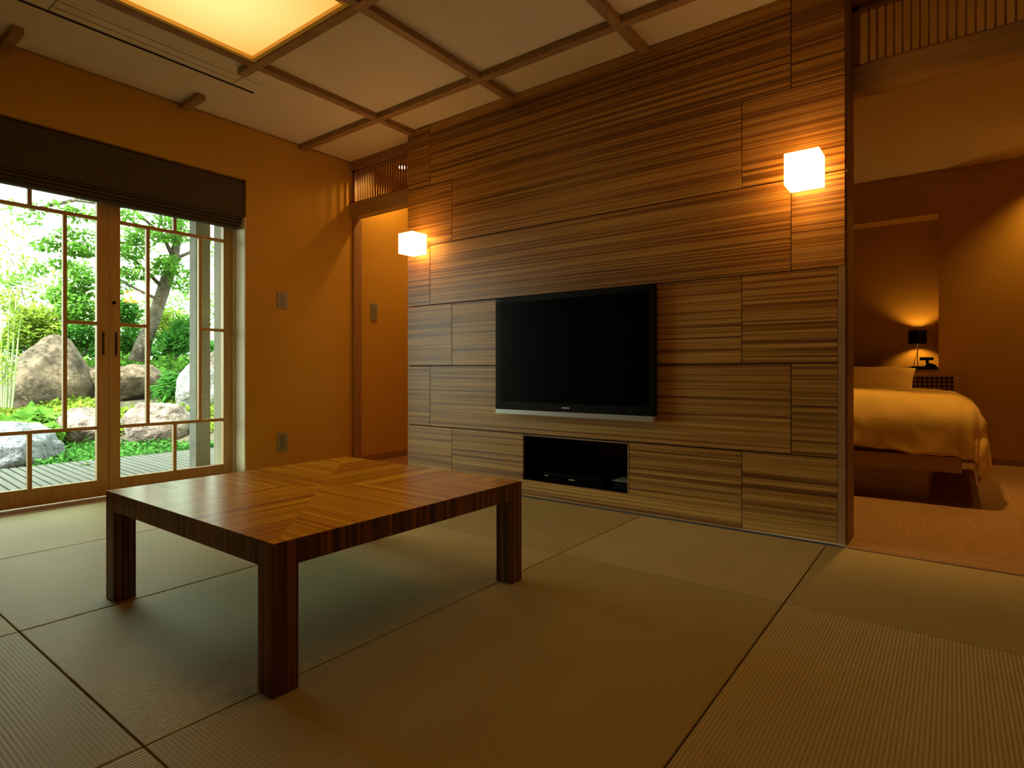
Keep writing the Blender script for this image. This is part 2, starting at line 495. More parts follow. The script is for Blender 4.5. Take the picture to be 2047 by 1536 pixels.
# ------------------------------------------------------------------ garden door opening
struct('trim_4', MB().box(XW - 0.20, XW - 0.001, OY1 - 0.012, OY1 + 0.004, 0.0, 1.93).box(XW - 0.20, XW - 0.06, OY1 - 0.012, OY1 + 0.004, 1.93, OZ).box(XW - 0.455, XW + 0.001, OY0 - 0.004, OY0 + 0.012, 0.0, OZ)
       .box(XW - 0.455, XW - 0.06, OY0, OY1, OZ - 0.012, OZ + 0.004), M['cream'])
struct('trim_5', MB().box(-4.345, -4.285, OY1 - 0.030, OY1 - 0.012, 0, OZ - 0.012).box(-4.345, -4.285, OY0 + 0.012, OY0 + 0.030, 0, OZ - 0.012)
       .box(-4.345, -4.285, OY0, OY1, 2.10, OZ - 0.012), M['cream'])


struct('trim_17', B(XW - 0.457, XW - 0.20, OY1 - 0.013, OY1 + 0.003, -0.1, OZ), M['outer'])


def door_leaf(n, y0, y1, mirror):
    xa, xb = -4.335, -4.30
    d = bpy.data.objects.new('door_%d' % n, None); col.objects.link(d); d.location = (-4.32, y0, 0); d['kind'] = 'structure'
    st, z0, z1, zt, zb = 0.064, 0.008, 2.095, 0.112, 2.035
    s1 = obj('stile', B(xa, xb, y0, y0 + st, z0, z1), M['door'], d, bevel=0.002)
    s2 = obj('stile', B(xa, xb, y1 - st, y1, z0, z1), M['door'], d, bevel=0.002)
    sp = s2 if mirror else s1
    obj('bottom_rail', B(xa, xb, y0 + st, y1 - st, z0, zt), M['door'], d, bevel=0.002)
    obj('top_rail', B(xa, xb, y0 + st, y1 - st, zb, z1), M['door'], d, bevel=0.002)
    a, b = y0 + st, y1 - st
    c = (a + b) / 2; t = 0.0105; xm0, xm1 = -4.33, -4.305
    ul, ll, sh = 1.762, 0.441, 1.10
    va, vb = c - 0.170, c + 0.170
    bars = [(a, b, ul - t, ul + t), (a, b, ll - t, ll + t), (c - t, c + t, ul + t, zb), (c - t, c + t, zt, ll - t),
            (va - t, va + t, ll + t, ul - t), (vb - t, vb + t, ll + t, ul - t),
            (a, va - t, sh - t, sh + t), (vb + t, b, sh - t, sh + t)]
    for q in bars:
        obj('muntin', B(xm0, xm1, *q), M['door'], d)
    panes = [(a, c - t, ul + t, zb), (c + t, b, ul + t, zb), (a, c - t, zt, ll - t), (c + t, b, zt, ll - t),
             (a, va - t, ll + t, sh - t), (a, va - t, sh + t, ul - t), (va + t, vb - t, ll + t, ul - t),
             (vb + t, b, ll + t, sh - t), (vb + t, b, sh + t, ul - t)]
    for q in panes:
        obj('pane', B(-4.319, -4.316, *q), M['glass'], d)
    yh = y1 - 0.030 if mirror else y0 + 0.040
    mbh = MB().box(-4.302, -4.298, yh - 0.009, yh + 0.009, 0.895, 1.055)
    obj('door_pull', mbh, M['trimv'], sp)
    obj('door_pull_recess', B(-4.2995, -4.2965, yh - 0.004, yh + 0.004, 0.905, 1.045), M['dark'], sp)
    return s1


door_leaf(1, 1.436 - 0.798, 1.434, True)
d2 = door_leaf(2, 1.436, 2.234, False)
obj('door_lock', MB().tube([(-4.302, 1.462, 1.238), (-4.285, 1.462, 1.238)], 0.0095, 14), M['blackp'], d2, smooth=False)

# roman blind
bl = thing('roman_blind', 'dark brown fabric roman blind, half raised above the garden doors', 'blind', (-4.20, 1.43, 1.85))
BY0, BY1 = 0.622, 2.246
obj('fabric', B(-4.172, -4.166, BY0, BY1, 1.938, 2.190), M['blind'], bl)
obj('hem_bar', MB().prism([(-4.180, 1.930), (-4.163, 1.930), (-4.160, 1.938), (-4.163, 1.946), (-4.180, 1.946)], BY0, BY1, 1), M['blind'], bl)
obj('head_rail', B(-4.225, -4.174, BY0, BY1, 2.150, 2.190), M['blind'], bl)
obj('light_stop', B(-4.232, -4.226, BY0, BY1 - 0.004, 1.87, 2.150), M['blind'], bl)  # added sheet, stops daylight leaking between fabric and folds
for k in range(4):
    z = 1.930 - k * 0.0225
    x = -4.184 - 0.005 * k
    pts = [(x - 0.055, z + 0.004), (x - 0.006, z + 0.006), (x + 0.004, z + 0.001), (x + 0.007, z - 0.006), (x + 0.003, z - 0.014), (x - 0.004, z - 0.0165), (x - 0.055, z - 0.014)]
    obj('fold', MB().prism(pts, BY0 + 0.002 * k, BY1 - 0.008 - 0.003 * k, 1), M['blind'], bl, smooth=False)

# ------------------------------------------------------------------ striped panel wall
WX0, WX1, WX1L = -3.277, -0.392, -0.421
PF, PB = YW, YW + 0.016
NA, NB, NZA, NZB = -2.207, -1.466, 0.103, 0.392
mb = MB()
mb.box(WX0 + 0.003, NA, PB, 3.20, -0.05, CZ)
mb.box(NB, WX1 - 0.002, PB, 3.20, -0.05, CZ)
mb.box(NA, NB, PB, 3.20, NZB, CZ)
mb.box(NA, NB, PB, 3.20, -0.05, NZA)
wb = struct('wall_back', mb, M['dark'])
rows = [(2.157, CZ - 0.001), (1.720, 2.155), (1.281, 1.718), (0.838, 1.279), (0.400, 0.836), (0.002, 0.398)]
jA, jB = (-3.042, -0.620), (-2.826, -0.848)
for r, (z0, z1) in enumerate(rows):
    j = jA if r % 2 == 0 else jB
    xe = WX1 if r < 3 else WX1L
    g = 0.0018
    for k, (x0, x1) in enumerate(((WX0, j[0]), (j[0], j[1]), (j[1], xe))):
        x0 += g; x1 -= g
        a, b_ = z0 + g, z1 - g
        if r == 5 and k == 1:
            pts = [(x0, a), (x1, a), (x1, b_), (NB, b_), (NB, NZA), (NA, NZA), (NA, b_), (x0, b_)]
            obj('panel', MB().prism(pts, PF, PB, 1), M['bambu'], wb)
            continue
        obj('panel', B(x0, x1, PF, PB, a, b_), M['bambu'], wb, bevel=0.001, seg=1)
struct('trim_6', B(WX1L + 0.001, WX1 + 0.001, YW - 0.006, PB, 0.0, 1.279), M['trim'], bevel=0.0015)
struct('trim_7', B(-3.305, WX0 - 0.001, YW + 0.03, 3.2, 0.0, CZ), M['cream'])
struct('trim_8', MB().box(NB - 0.006, NB, YW - 0.003, YW + 0.04, NZA, NZB).box(NA, NB, YW - 0.003, YW + 0.04, NZB - 0.005, NZB), M['trim'])
# niche lining
mb = MB()
mb.box(NA - 0.02, NB + 0.02, 3.56, 3.58, NZA - 0.02, NZB + 0.02)
mb.box(NA - 0.02, NA, 3.06, 3.58, NZA - 0.02, NZB + 0.02)
mb.box(NB, NB + 0.02, 3.06, 3.58, NZA - 0.02, NZB + 0.02)
mb.box(NA, NB, 3.06, 3.58, NZB, NZB + 0.02)
mb.box(NA, NB, 3.06, 3.58, NZA - 0.02, NZA)
nc = obj('niche_lining', mb, M['niche'], wb)

# posts, lintels, transoms
LF, LB = 3.185, 3.275
struct('trim_9', B(-0.437, -0.3855, 3.062, LB, -0.05, CZ), M['trimv'], bevel=0.002)          # dark post at the wall end
struct('trim_10', B(-0.3855, XR, LF, LB, 2.120, 2.240), M['trim'], bevel=0.002)
struct('trim_11', B(-0.3855, XR, LF, LB, 2.535, CZ), M['trimv'])
struct('trim_12', B(XW - 0.001, XW + 0.020, 3.215, 3.300, 0.0, 2.125), M['trimv'], bevel=0.002)
struct('trim_13', B(XW, -3.30, LF, LB, 2.120, 2.240), M['trim'], bevel=0.002)
struct('trim_14', B(XW, -3.30, LF, LB, 2.530, CZ), M['trimv'])


def transom(x0, x1, pitch, label, zt):
    t = thing('transom_lattice', label, 'transom', ((x0 + x1) / 2, 3.23, 2.24))
    yc = 3.232
    obj('transom_frame', MB().box(x0, x0 + 0.030, yc - 0.018, yc + 0.018, 2.24, zt).box(x1 - 0.03, x1, yc - 0.018, yc + 0.018, 2.24, zt)
        .box(x0, x1, yc - 0.018, yc + 0.018, 2.24, 2.258).box(x0, x1, yc - 0.018, yc + 0.018, zt - 0.02, zt), M['trimv'], t)
    src = obj('slat', B(x0 + 0.03 + pitch, x0 + 0.03 + pitch + 0.0075, yc - 0.010, yc + 0.006, 2.258, zt - 0.02), M['slat'], t)
    x = x0 + 0.03 + 2 * pitch; k = 1
    while x < x1 - 0.035:
        c = src.copy(); col.objects.link(c); c.parent = t
        c.location.x = k * pitch
        x += pitch; k += 1


transom(XW + 0.001, -3.306, 0.031, 'slatted wooden transom above the corridor opening left of the striped wall', 2.53)
transom(-0.384, XR - 0.3, 0.033, 'slatted wooden transom above the bedroom opening at right', 2.535)

# ------------------------------------------------------------------ ceiling battens, luminous panel, air conditioner
cl = bpy.data.objects['ceiling']
ub = [(-3.260, -3.207), (-2.327, -2.274), (-1.395, -1.343), (-0.465, -0.413), (0.465, 0.517), (1.395, 1.447)]
vb = [(-1.85, -1.80), (-0.935, -0.885), (0.863, 0.915), (1.795, 1.847), (2.697, 2.750), (-0.02, 0.03)]
for (a, b_) in ub:
    obj('batten', B(a, b_, YB, YW - 0.001, CZ - 0.036, CZ), M['batten'], cl, bevel=0.002)
for (a, b_) in vb:
    if 0.8 < a < 2.0:
        obj('batten', B(XW, -3.895, a, b_, CZ - 0.038, CZ), M['batten'], cl, bevel=0.002)
        obj('batten', B(-3.395, XR, a, b_, CZ - 0.038, CZ), M['batten'], cl, bevel=0.002)
    else:
        obj('batten', B(XW, XR, a, b_, CZ - 0.038, CZ), M['batten'], cl, bevel=0.002)
obj('cornice', B(XW, XW + 0.008, YB, 3.185, CZ - 0.012, CZ), M['batten'], cl)


def ceiling_panel(x0, x1, y0, y1, label):
    t = thing('ceiling_light', label, 'ceiling light', ((x0 + x1) / 2, (y0 + y1) / 2, CZ))
    z0 = CZ - 0.030
    obj('frame', MB().box(x0, x1, y0, y0 + 0.026, z0, CZ).box(x0, x1, y1 - 0.026, y1, z0, CZ)
        .box(x0, x0 + 0.026, y0 + 0.026, y1 - 0.026, z0, CZ).box(x1 - 0.026, x1, y0 + 0.026, y1 - 0.026, z0, CZ), M['lit_frame'], t)
    obj('diffuser', B(x0 + 0.026, x1 - 0.026, y0 + 0.026, y1 - 0.026, CZ - 0.010, CZ - 0.002), M['glow'], t)


ceiling_panel(-3.205, -2.329, 0.917, 1.793, 'glowing square paper ceiling light framed by battens near the garden doors')

ceiling_panel(-1.341, -0.467, 0.917, 1.793, 'added glowing square paper ceiling light nearer the bedroom, unseen above the edge of the view')  # second panel added out of view to light the mats

ac = thing('air_conditioner', 'long flush white ceiling air conditioner grille between the luminous panel and window wall', 'air conditioner', (-3.63, 1.43, CZ))
obj('panel', B(-3.83, -3.435, 0.75, 2.055, CZ - 0.002, CZ), M['ceil'], ac)
obj('air_slot', B(-3.622, -3.600, 0.80, 2.018, CZ - 0.0035, CZ - 0.001), M['dark'], ac)
obj('grille_joint', MB().box(-3.600, -3.470, 1.868, 1.872, CZ - 0.003, CZ - 0.001).box(-3.600, -3.470, 0.936, 0.940, CZ - 0.003, CZ - 0.001)
    .box(-3.474, -3.470, 0.80, 2.0, CZ - 0.003, CZ - 0.001).box(-3.545, -3.541, 0.94, 1.868, CZ - 0.003, CZ - 0.001), M['line'], ac)


# ------------------------------------------------------------------ wall lamps
def wall_lamp(xc, label):
    t = thing('wall_lamp', label, 'wall lamp', (xc, 2.947, 1.645), 'cube lamps on the striped wall')
    obj('shade', B(xc - 0.072, xc + 0.072, 2.874, 3.018, 1.645, 1.790), M['cube'], t, bevel=0.003)
    obj('back_plate', B(xc - 0.045, xc + 0.045, 3.018, YW - 0.001, 1.672, 1.763), M['silver'], t)


wall_lamp(-0.543, 'glowing white cube wall lamp at the right, bedroom end of striped wall')
wall_lamp(-3.118, 'glowing white cube wall lamp at the left, corridor end of striped wall')

# ------------------------------------------------------------------ television and niche contents
tv = thing('television', 'flat black television mounted on the striped wood wall', 'television', (-1.835, 3.0, 0.53))
X0, X1, ZA, ZB_ = -2.384, -1.288, 0.555, 1.271
bz = obj('bezel', MB().box(X0, X1, 2.985, 3.025, ZA, ZB_), M['blackp'], tv, bevel=0.003)
obj('screen', B(X0 + 0.035, X1 - 0.035, 2.9825, 2.986, ZA + 0.05, ZB_ - 0.035), M['black'], tv)
obj('speaker_bar', B(X0 + 0.004, X1 - 0.004, 2.980, 3.022, 0.524, 0.554), M['silver'], tv, bevel=0.004)
obj('wall_mount', B(-2.1, -1.6, 3.025, YW - 0.001, 0.65, 1.1), M['blackp'], tv)
obj('logo', B(-1.875, -1.822, 2.9835, 2.986, ZA + 0.020, ZA + 0.028), M['silver'], bz)
obj('corner_mark', B(X0 + 0.012, X0 + 0.045, 2.9835, 2.986, ZB_ - 0.018, ZB_ - 0.014), M['plate'], bz)

dv = thing('video_recorder', 'flat black video recorder in the wall niche', 'recorder', (-1.86, 3.22, NZA))
obj('body', B(-2.075, -1.645, 3.085, 3.36, NZA + 0.006, NZA + 0.056), M['blackp'], dv, bevel=0.003)
fp = obj('front_panel', B(-2.072, -1.648, 3.081, 3.086, NZA + 0.010, NZA + 0.052), M['black'], dv)
for x in (-2.05, -1.67):
    for y in (3.10, 3.34):
        obj('foot', MB().tube([(x, y, NZA), (x, y, NZA + 0.007)], 0.012, 10), M['blackp'], dv)
obj('display', B(-1.885, -1.845, 3.0795, 3.082, NZA + 0.026, NZA + 0.033), M['silver'], fp)
obj('button', B(-2.06, -2.035, 3.0795, 3.082, NZA + 0.036, NZA + 0.041), M['silver'], fp)
bx = thing('tuner_box', 'small grey tuner box at the right end of the wall niche', 'box', (-1.53, 3.2, NZA))
obj('body', B(-1.605, -1.478, 3.11, 3.26, NZA, NZA + 0.050), M['blackp'], bx, bevel=0.003)
obj('lid', B(-1.603, -1.480, 3.112, 3.258, NZA + 0.050, NZA + 0.054), M['plate'], bx)
for k, (xa, xb_) in enumerate(((-1.62, -1.66), (-1.52, -1.55))):
    pts = [(xa + (xb_ - xa) * t + 0.03 * math.sin(7 * t + k), 3.50 - 0.04 * math.sin(3 * t), NZA + 0.01 + 0.26 * t) for t in [i / 10 for i in range(11)]]
    tag(obj('cable', MB().tube(pts, 0.004, 6), M['plate2']), ['dark cable hanging in the niche behind the recorder', 'dark cable hanging in the niche behind the grey tuner box'][k], 'cable', 'cables in the wall niche')


# ------------------------------------------------------------------ switches and outlets
def plate(name, y0, y1, z0, z1, label, cat, n, socket=False):
    t = thing(name, label, cat, (XW, (y0 + y1) / 2, z0))
    cp = obj('cover_plate', B(XW, XW + 0.008, y0, y1, z0, z1), M['plate'], t, bevel=0.002)
    yc = (y0 + y1) / 2
    h = (z1 - z0 - 0.03) / n
    for k in range(n):
        za = z0 + 0.015 + k * h
        obj('socket' if socket else 'rocker', B(XW + 0.008, XW + 0.0105, yc - 0.021, yc + 0.021, za + 0.003, za + h - 0.003), M['plate2'], cp)
        if socket:
            obj('slot', MB().box(XW + 0.0105, XW + 0.0112, yc - 0.008, yc - 0.006, za + h / 2 - 0.006, za + h / 2 + 0.006)
                .box(XW + 0.0105, XW + 0.0112, yc + 0.006, yc + 0.008, za + h / 2 - 0.006, za + h / 2 + 0.006), M['dark'], cp)


plate('light_switch', 2.510, 2.593, 1.285, 1.412, 'grey light switch plate on the plaster wall beside the garden doors', 'light switch', 3)
plate('power_outlet', 2.513, 2.593, 0.183, 0.323, 'grey power outlet low on the plaster wall, behind the table', 'power outlet', 2, True)
plate('light_switch', 3.412, 3.487, 1.252, 1.408, 'grey light switch plate on the corridor wall beyond the dark post', 'light switch', 3)

dl = thing('downlight', 'small round recessed downlight glimpsed through the corridor transom', 'downlight', (-3.87, 3.535, CZ))
obj('trim_ring', MB().tube([(-3.87, 3.535, CZ), (-3.87, 3.535, CZ - 0.006)], 0.055, 24), M['white'], dl)
obj('bulb', MB().tube([(-3.87, 3.535, CZ - 0.006), (-3.87, 3.535, CZ - 0.009)], 0.038, 20), M['bulb'], dl)

# ------------------------------------------------------------------ low table
TX0, TX1, TY0, TY1, TZ, TA = -2.386, -1.320, 0.787, 1.815, 0.3785, 0.315
tb = thing('low_table', 'low square wooden table with diagonal striped veneer top on the mats', 'table', ((TX0 + TX1) / 2, (TY0 + TY1) / 2, 0))
lw = 0.070
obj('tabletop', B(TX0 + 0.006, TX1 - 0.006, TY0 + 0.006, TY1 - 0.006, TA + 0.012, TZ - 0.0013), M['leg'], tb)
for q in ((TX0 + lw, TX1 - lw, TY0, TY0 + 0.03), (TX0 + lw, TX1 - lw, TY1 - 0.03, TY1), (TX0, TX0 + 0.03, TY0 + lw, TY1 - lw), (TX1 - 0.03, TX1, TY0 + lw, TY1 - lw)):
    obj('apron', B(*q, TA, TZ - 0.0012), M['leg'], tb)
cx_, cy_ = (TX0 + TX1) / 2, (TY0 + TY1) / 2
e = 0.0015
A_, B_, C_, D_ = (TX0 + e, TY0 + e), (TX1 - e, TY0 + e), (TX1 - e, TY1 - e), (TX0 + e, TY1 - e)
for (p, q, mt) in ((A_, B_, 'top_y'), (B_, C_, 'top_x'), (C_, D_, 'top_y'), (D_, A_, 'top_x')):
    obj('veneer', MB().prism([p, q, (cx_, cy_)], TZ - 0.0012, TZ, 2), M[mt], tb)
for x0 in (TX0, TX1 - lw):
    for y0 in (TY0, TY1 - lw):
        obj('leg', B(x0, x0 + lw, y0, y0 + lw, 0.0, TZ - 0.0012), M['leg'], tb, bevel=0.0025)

# ------------------------------------------------------------------ bedroom
bed = thing('bed', 'wooden platform bed with lattice headboard in the bedroom', 'bed', (-0.66, 5.4, 0))
BX0, BX1, BYF, BYB = -1.38, 0.042, 4.38, 6.40
obj('platform', B(BX0, BX1, BYF, BYB, 0.19, 0.285), M['bedwood'], bed, bevel=0.004)
obj('plinth', B(BX0 + 0.2, -0.125, 4.50, 6.2, -0.004, 0.19), M['bedwood'], bed)
HZ = 0.785
hb = obj('headboard_frame', MB().box(BX0, BX1 + 0.012, 6.40, 6.44, HZ - 0.035, HZ).box(BX1 - 0.038, BX1 + 0.012, 6.40, 6.44, -0.004, HZ - 0.035)
    .box(BX0, BX0 + 0.05, 6.40, 6.44, -0.004, HZ - 0.035).box(BX0, BX1, 6.40, 6.44, 0.285, 0.32), M['bedwood'], bed)
obj('headboard_back', B(BX0 + 0.05, BX1 - 0.038, 6.43, 6.438, 0.32, HZ - 0.035), M['niche'], bed)
pitch = 0.035
k = 0
x = BX1 - 0.038 - pitch
while x > BX0 + 0.06:
    obj('lattice_bar', B(x, x + 0.008, 6.412, 6.424, 0.32, HZ - 0.035), M['lattice'], hb)
    x -= pitch
z = HZ - 0.035 - pitch
while z > 0.34:
    obj('lattice_bar', B(BX0 + 0.05, BX1 - 0.038, 6.408, 6.414, z, z + 0.008), M['lattice'], hb)
    z -= pitch
mt = thing('mattress', 'thick white mattress on the platform bed under the duvet', 'mattress', (-0.66, 5.4, 0.285))
obj('mattress_body', B(BX0 + 0.03, BX1 - 0.04, BYF + 0.06, BYB - 0.01, 0.285, 0.535), M['duvet'], mt, bevel=0.04, seg=3)


def duvet():
    NXX, NYY = 110, 120
    xe, ye, zt = BX1 - 0.09, BYF + 0.12, 0.615
    v, f = [], []

    def roll(d, r, out):
        if d <= 0: return 0.0, 0.0
        q = r * math.pi / 2
        if d < q: return r * math.sin(d / r), r * (1 - math.cos(d / r))
        return r + out * (d - q), r + (d - q)
    for j in range(NYY + 1):
        for i in range(NXX + 1):
            a = (BX0 - 0.02) + (xe - BX0 + 0.54) * i / NXX
            b = 6.08 - (6.08 - ye + 0.42) * j / NYY
            da, db = a - xe, ye - b
            ha, ga = roll(da, 0.20, 0.14)
            hb, gb = roll(db, 0.17, 0.05)
            x = min(a, xe) + ha; y = max(b, ye) - hb
            drop = (ga ** 3 + gb ** 3) ** (1 / 3)
            if da > 0 and db > 0:
                k_ = min(1, min(da, db) / 0.3)
                x -= 0.05 * k_; y += 0.02 * k_
                drop += 0.02 * k_
            crown = 0.035 * math.exp(-((a + 0.65) / 0.6) ** 2)
            p = Vector((x, y, zt + crown - drop))
            amp = 0.012 + 0.02 * min(1, (ga + gb) / 0.2)
            n1 = noise.noise(Vector((a * 4.2, b * 5.0, 0.3)))
            n2 = noise.noise(Vector((a * 15 + b * 4, b * 7, 5.1)))
            p += Vector((0.5, -0.5, 1.0)).normalized() * (n1 * amp * 1.2 + n2 * amp * 0.55)
            if p.z < 0.03: p.z = 0.03
            v.append(p)
    for j in range(NYY):
        for i in range(NXX):
            q = j * (NXX + 1) + i
            f.append((q, q + 1, q + NXX + 2, q + NXX + 1))
    m_ = MB(); m_.v = [tuple(p) for p in v]; m_.f = f
    o = obj('duvet', m_, M['duvet'], None, smooth=True)
    tag(o, 'puffy cream duvet hanging over the foot and right side of the bed', 'duvet')
    md = o.modifiers.new('solid', 'SOLIDIFY'); md.thickness = 0.022; md.offset = 0
    return o


duvet()


def pillow(xc, yc, zc, sx, sy, sz, tilt, label):
    m_ = MB(); nu, nv = 28, 16
    for sgn in (1, -1):
        n0 = len(m_.v)
        for j in range(nv + 1):
            for i in range(nu + 1):
                u = -1 + 2 * i / nu; w_ = -1 + 2 * j / nv
                t = max(0, (1 - abs(u) ** 3.2)) ** 0.5 * max(0, (1 - abs(w_) ** 3.2)) ** 0.5
                pinch = 1 - 0.07 * (1 - abs(u)) * abs(w_) ** 3 - 0.0
                p = Vector((u * sx * (1 - 0.05 * (1 - w_ * w_)), w_ * sy * pinch, sgn * t * sz + 0.006 * noise.noise(Vector((u * 4, w_ * 4, sgn)))))
                p = Matrix.Rotation(tilt, 3, 'X') @ p
                m_.v.append((xc + p.x, yc + p.y, zc + p.z))
        for j in range(nv):
            for i in range(nu):
                q = n0 + j * (nu + 1) + i
                m_.f.append((q, q + 1, q + nu + 2, q + nu + 1))
    o = obj('pillow', m_, M['duvet'], None, smooth=True)
    return tag(o, label, 'pillow')


pillow(-0.62, 6.19, 0.695, 0.355, 0.21, 0.075, R(38), 'cream pillow leaning against the lattice headboard')

sh = struct('trim_15', B(-1.35, NX1 - 0.006, 6.490, 6.73, 0.812, NZ0), M['blackp'], bevel=0.002)   # black shelf of the bed niche
lp = thing('table_lamp', 'small bedside lamp with black drum shade in the bedroom niche', 'lamp', (-0.262, 6.60, NZ0))
m_ = MB().tube([(-0.262, 6.60, 1.052), (-0.262, 6.60, 1.178)], 0.071, 32, cap=False)
s_ = obj('lamp_shade', m_, M['blackp'], lp, smooth=True)
md = s_.modifiers.new('solid', 'SOLIDIFY'); md.thickness = 0.003
obj('pole', MB().tube([(-0.262, 6.60, NZ0 + 0.008), (-0.262, 6.60, 1.07)], 0.004, 10), M['silver'], lp)
obj('base', MB().tube([(-0.262, 6.60, NZ0), (-0.262, 6.60, NZ0 + 0.008)], 0.045, 24), M['silver'], lp)
obj('shade_ring', MB().tube([(-0.262 + 0.070, 6.60, 1.056), (-0.262 - 0.070, 6.60, 1.056)], 0.002, 6), M['silver'], s_)
obj('cord', MB().tube([(-0.250, 6.585, 1.06), (-0.262, 6.57, 0.98), (-0.278, 6.56, 0.91), (-0.292, 6.55, NZ0 + 0.004)], 0.0025, 6), M['blackp'], lp)
ph = thing('telephone', 'small dark telephone on the black niche shelf right of the bedside lamp', 'telephone', (-0.185, 6.56, NZ0))
obj('base', MB().prism([(-0.215, NZ0), (-0.115, NZ0), (-0.125, NZ0 + 0.018), (-0.165, NZ0 + 0.034), (-0.185, NZ0 + 0.034)], 6.53, 6.60, 1), M['blackp'], ph, bevel=0.002)
obj('stem', B(-0.200, -0.176, 6.55, 6.58, NZ0 + 0.030, NZ0 + 0.062), M['blackp'], ph)
obj('handset', B(-0.245, -0.140, 6.535, 6.595, NZ0 + 0.060, NZ0 + 0.088), M['blackp'], ph, bevel=0.008)

# ------------------------------------------------------------------ outside: eaves, deck, post
struct('trim_16', B(-6.62, XW - 0.45, -1.5, 4.6, 2.50, 2.60), M['post'])             # eaves
struct('ground', B(-40, XW - 0.45, -20, 40, -0.9, -0.30), M['soil'])
dk = bpy.data.objects.new('deck', None); col.objects.link(dk)
dk.location = (-4.7, 1.4, -0.1); tag(dk, 'grey weathered slatted garden deck outside the glass doors', 'deck')
ang = R(3.2); dirx = Vector((-math.cos(ang), math.sin(ang), 0)); diry = Vector((-math.sin(ang), -math.cos(ang), 0)) * -1
src = None
for k in range(62):
    off = -0.35 + k * 0.066
    L_ = 2.32 + 0.03 * math.sin(k * 2.1)
    if src is None:
        p0 = Vector((-4.66, 0, 0))
        q = [(-4.66, 0), (-4.66, 0.050), (-4.66 - L_, 0.050), (-4.66 - L_, 0)]
        src = obj('deck_board', MB().prism([(x + 4.7 - 4.7, y + 1.4) for x, y in q], -0.125, -0.1, 2), M['deck'], dk, bevel=0.003, seg=1)
        src.rotation_euler.z = -ang
        src.location.y = off - 0.3 - 1.0
        base_y = src.location.y
    else:
        c = src.copy(); col.objects.link(c); c.parent = dk
        c.location.y = base_y + k * 0.066
        c.location.x = 0.01 * math.sin(k * 3.3)
for x in (-5.0, -6.0, -6.8):
    obj('joist', B(x, x + 0.06, -0.2, 4.6, -0.25, -0.126), M['post'], dk)
ps = thing('post', 'square weathered grey veranda post standing on the deck', 'post', (-5.565, 2.60, -0.1))
obj('shaft', B(-5.63, -5.50, 2.524, 2.654, -0.1, 2.5), M['post'], ps, bevel=0.004)


# terrain mound: rises away from the house, then a raised bed held by boulders
def sstep(a, b, t):
    t = min(1, max(0, (t - a) / (b - a)))
    return t * t * (3 - 2 * t)


def hgt(x, y):
    d = -0.6018 * x + 0.7987 * y
    return -0.19 + 0.53 * sstep(6.3, 9.2, d) + 0.45 * sstep(9.3, 10.1, d) + 0.04 * noise.noise(Vector((x * 1.3, y * 1.3, 0)))


m_ = MB(); nx, ny = 70, 100
for j in range(ny + 1):
    for i in range(nx + 1):
        x = -6.75 - 12 * (i / nx) ** 1.2; y = -5 + 19 * j / ny
        m_.v.append((x, y, hgt(x, y)))
for j in range(ny):
    for i in range(nx):
        q = j * (nx + 1) + i
        m_.f.append((q, q + 1, q + nx + 2, q + nx + 1))
struct('ground_mound', m_, M['soil'], smooth=True)


def rock(c, sx, sy, sz, mat, seed, label, rough=0.28, rot=0.0, group=None, taper=0.0):
    """boulder with its top SZ above the centre C; broad facets, the foot goes down into the ground."""
    bm = bmesh.new(); bmesh.ops.create_icosphere(bm, subdivisions=5, radius=1)
    rn = random.Random(int(seed * 100))
    cuts = []
    for _ in range(16):
        n = Vector((rn.gauss(0, 1), rn.gauss(0, 1), rn.gauss(0, 0.8))).normalized()
        cuts.append((n, rn.uniform(0.74, 0.95)))
    for v in bm.verts:
        p = v.co.copy()
        for n, d in cuts:
            k = p.dot(n) - d
            if k > 0: p -= n * k * 0.85
        p *= 1 + rough * 0.7 * noise.noise(p * 1.1 + Vector((seed, seed * 2, 0))) + 0.07 * noise.noise(p * 3.2 + Vector((0, seed, seed))) + 0.03 * noise.noise(p * 8 + Vector((seed, 0, 0)))
        k = 1 - taper * max(0, p.z); p.x *= k; p.y = p.y * k + taper * 0.35 * max(0, p.z)
        if p.z < 0: p.z *= 1.5; p.x *= 1 + 0.1 * p.z; p.y *= 1 + 0.1 * p.z
        v.co = Vector((p.x * sx, p.y * sy, p.z * sz))
    me = bpy.data.meshes.new('boulder'); bm.to_mesh(me); bm.free()
    for p in me.polygons: p.use_smooth = True
    me.materials.append(mat)
    o = bpy.data.objects.new('boulder', me); col.objects.link(o)
    o.location = c; o.rotation_euler.z = rot
    return tag(o, label, 'boulder', group)


G = 'garden boulders'
# centre by pixel of the photo and distance; radii in metres along / across the view, height
rock(at(-24, 912, 6.0), 0.55, 0.84, 0.36, M['rockg'], 1.3, 'blue grey boulder at the edge of the deck, nearest to the doors', 0.16, 0.65, G)
rock(at(98, 768, 9.0), 0.50, 0.80, 0.74, M['rockb'], 3.1, 'largest brown boulder, rounded peak, behind the left garden door', 0.20, 0.65, G, taper=0.42)
rock(at(38, 742, 9.8), 0.3, 0.25, 0.28, M['rockp'], 4.4, 'small reddish boulder peeping out left of the largest brown boulder', 0.25, 0, G)
rock(at(182, 862, 7.5), 0.38, 0.50, 0.32, M['rockp'], 5.2, 'sunlit flat topped boulder, behind the middle of the doors', 0.18, 0.65, G)
rock(at(312, 852, 7.4), 0.34, 0.44, 0.36, M['rockp'], 6.7, 'sunlit pinkish boulder above the green groundcover, through the right door', 0.18, 0.65, G)
rock(at(396, 785, 8.6), 0.30, 0.30, 0.46, M['rockw'], 8.1, 'tall pale boulder half hidden by the veranda post', 0.18, 0.3, G)
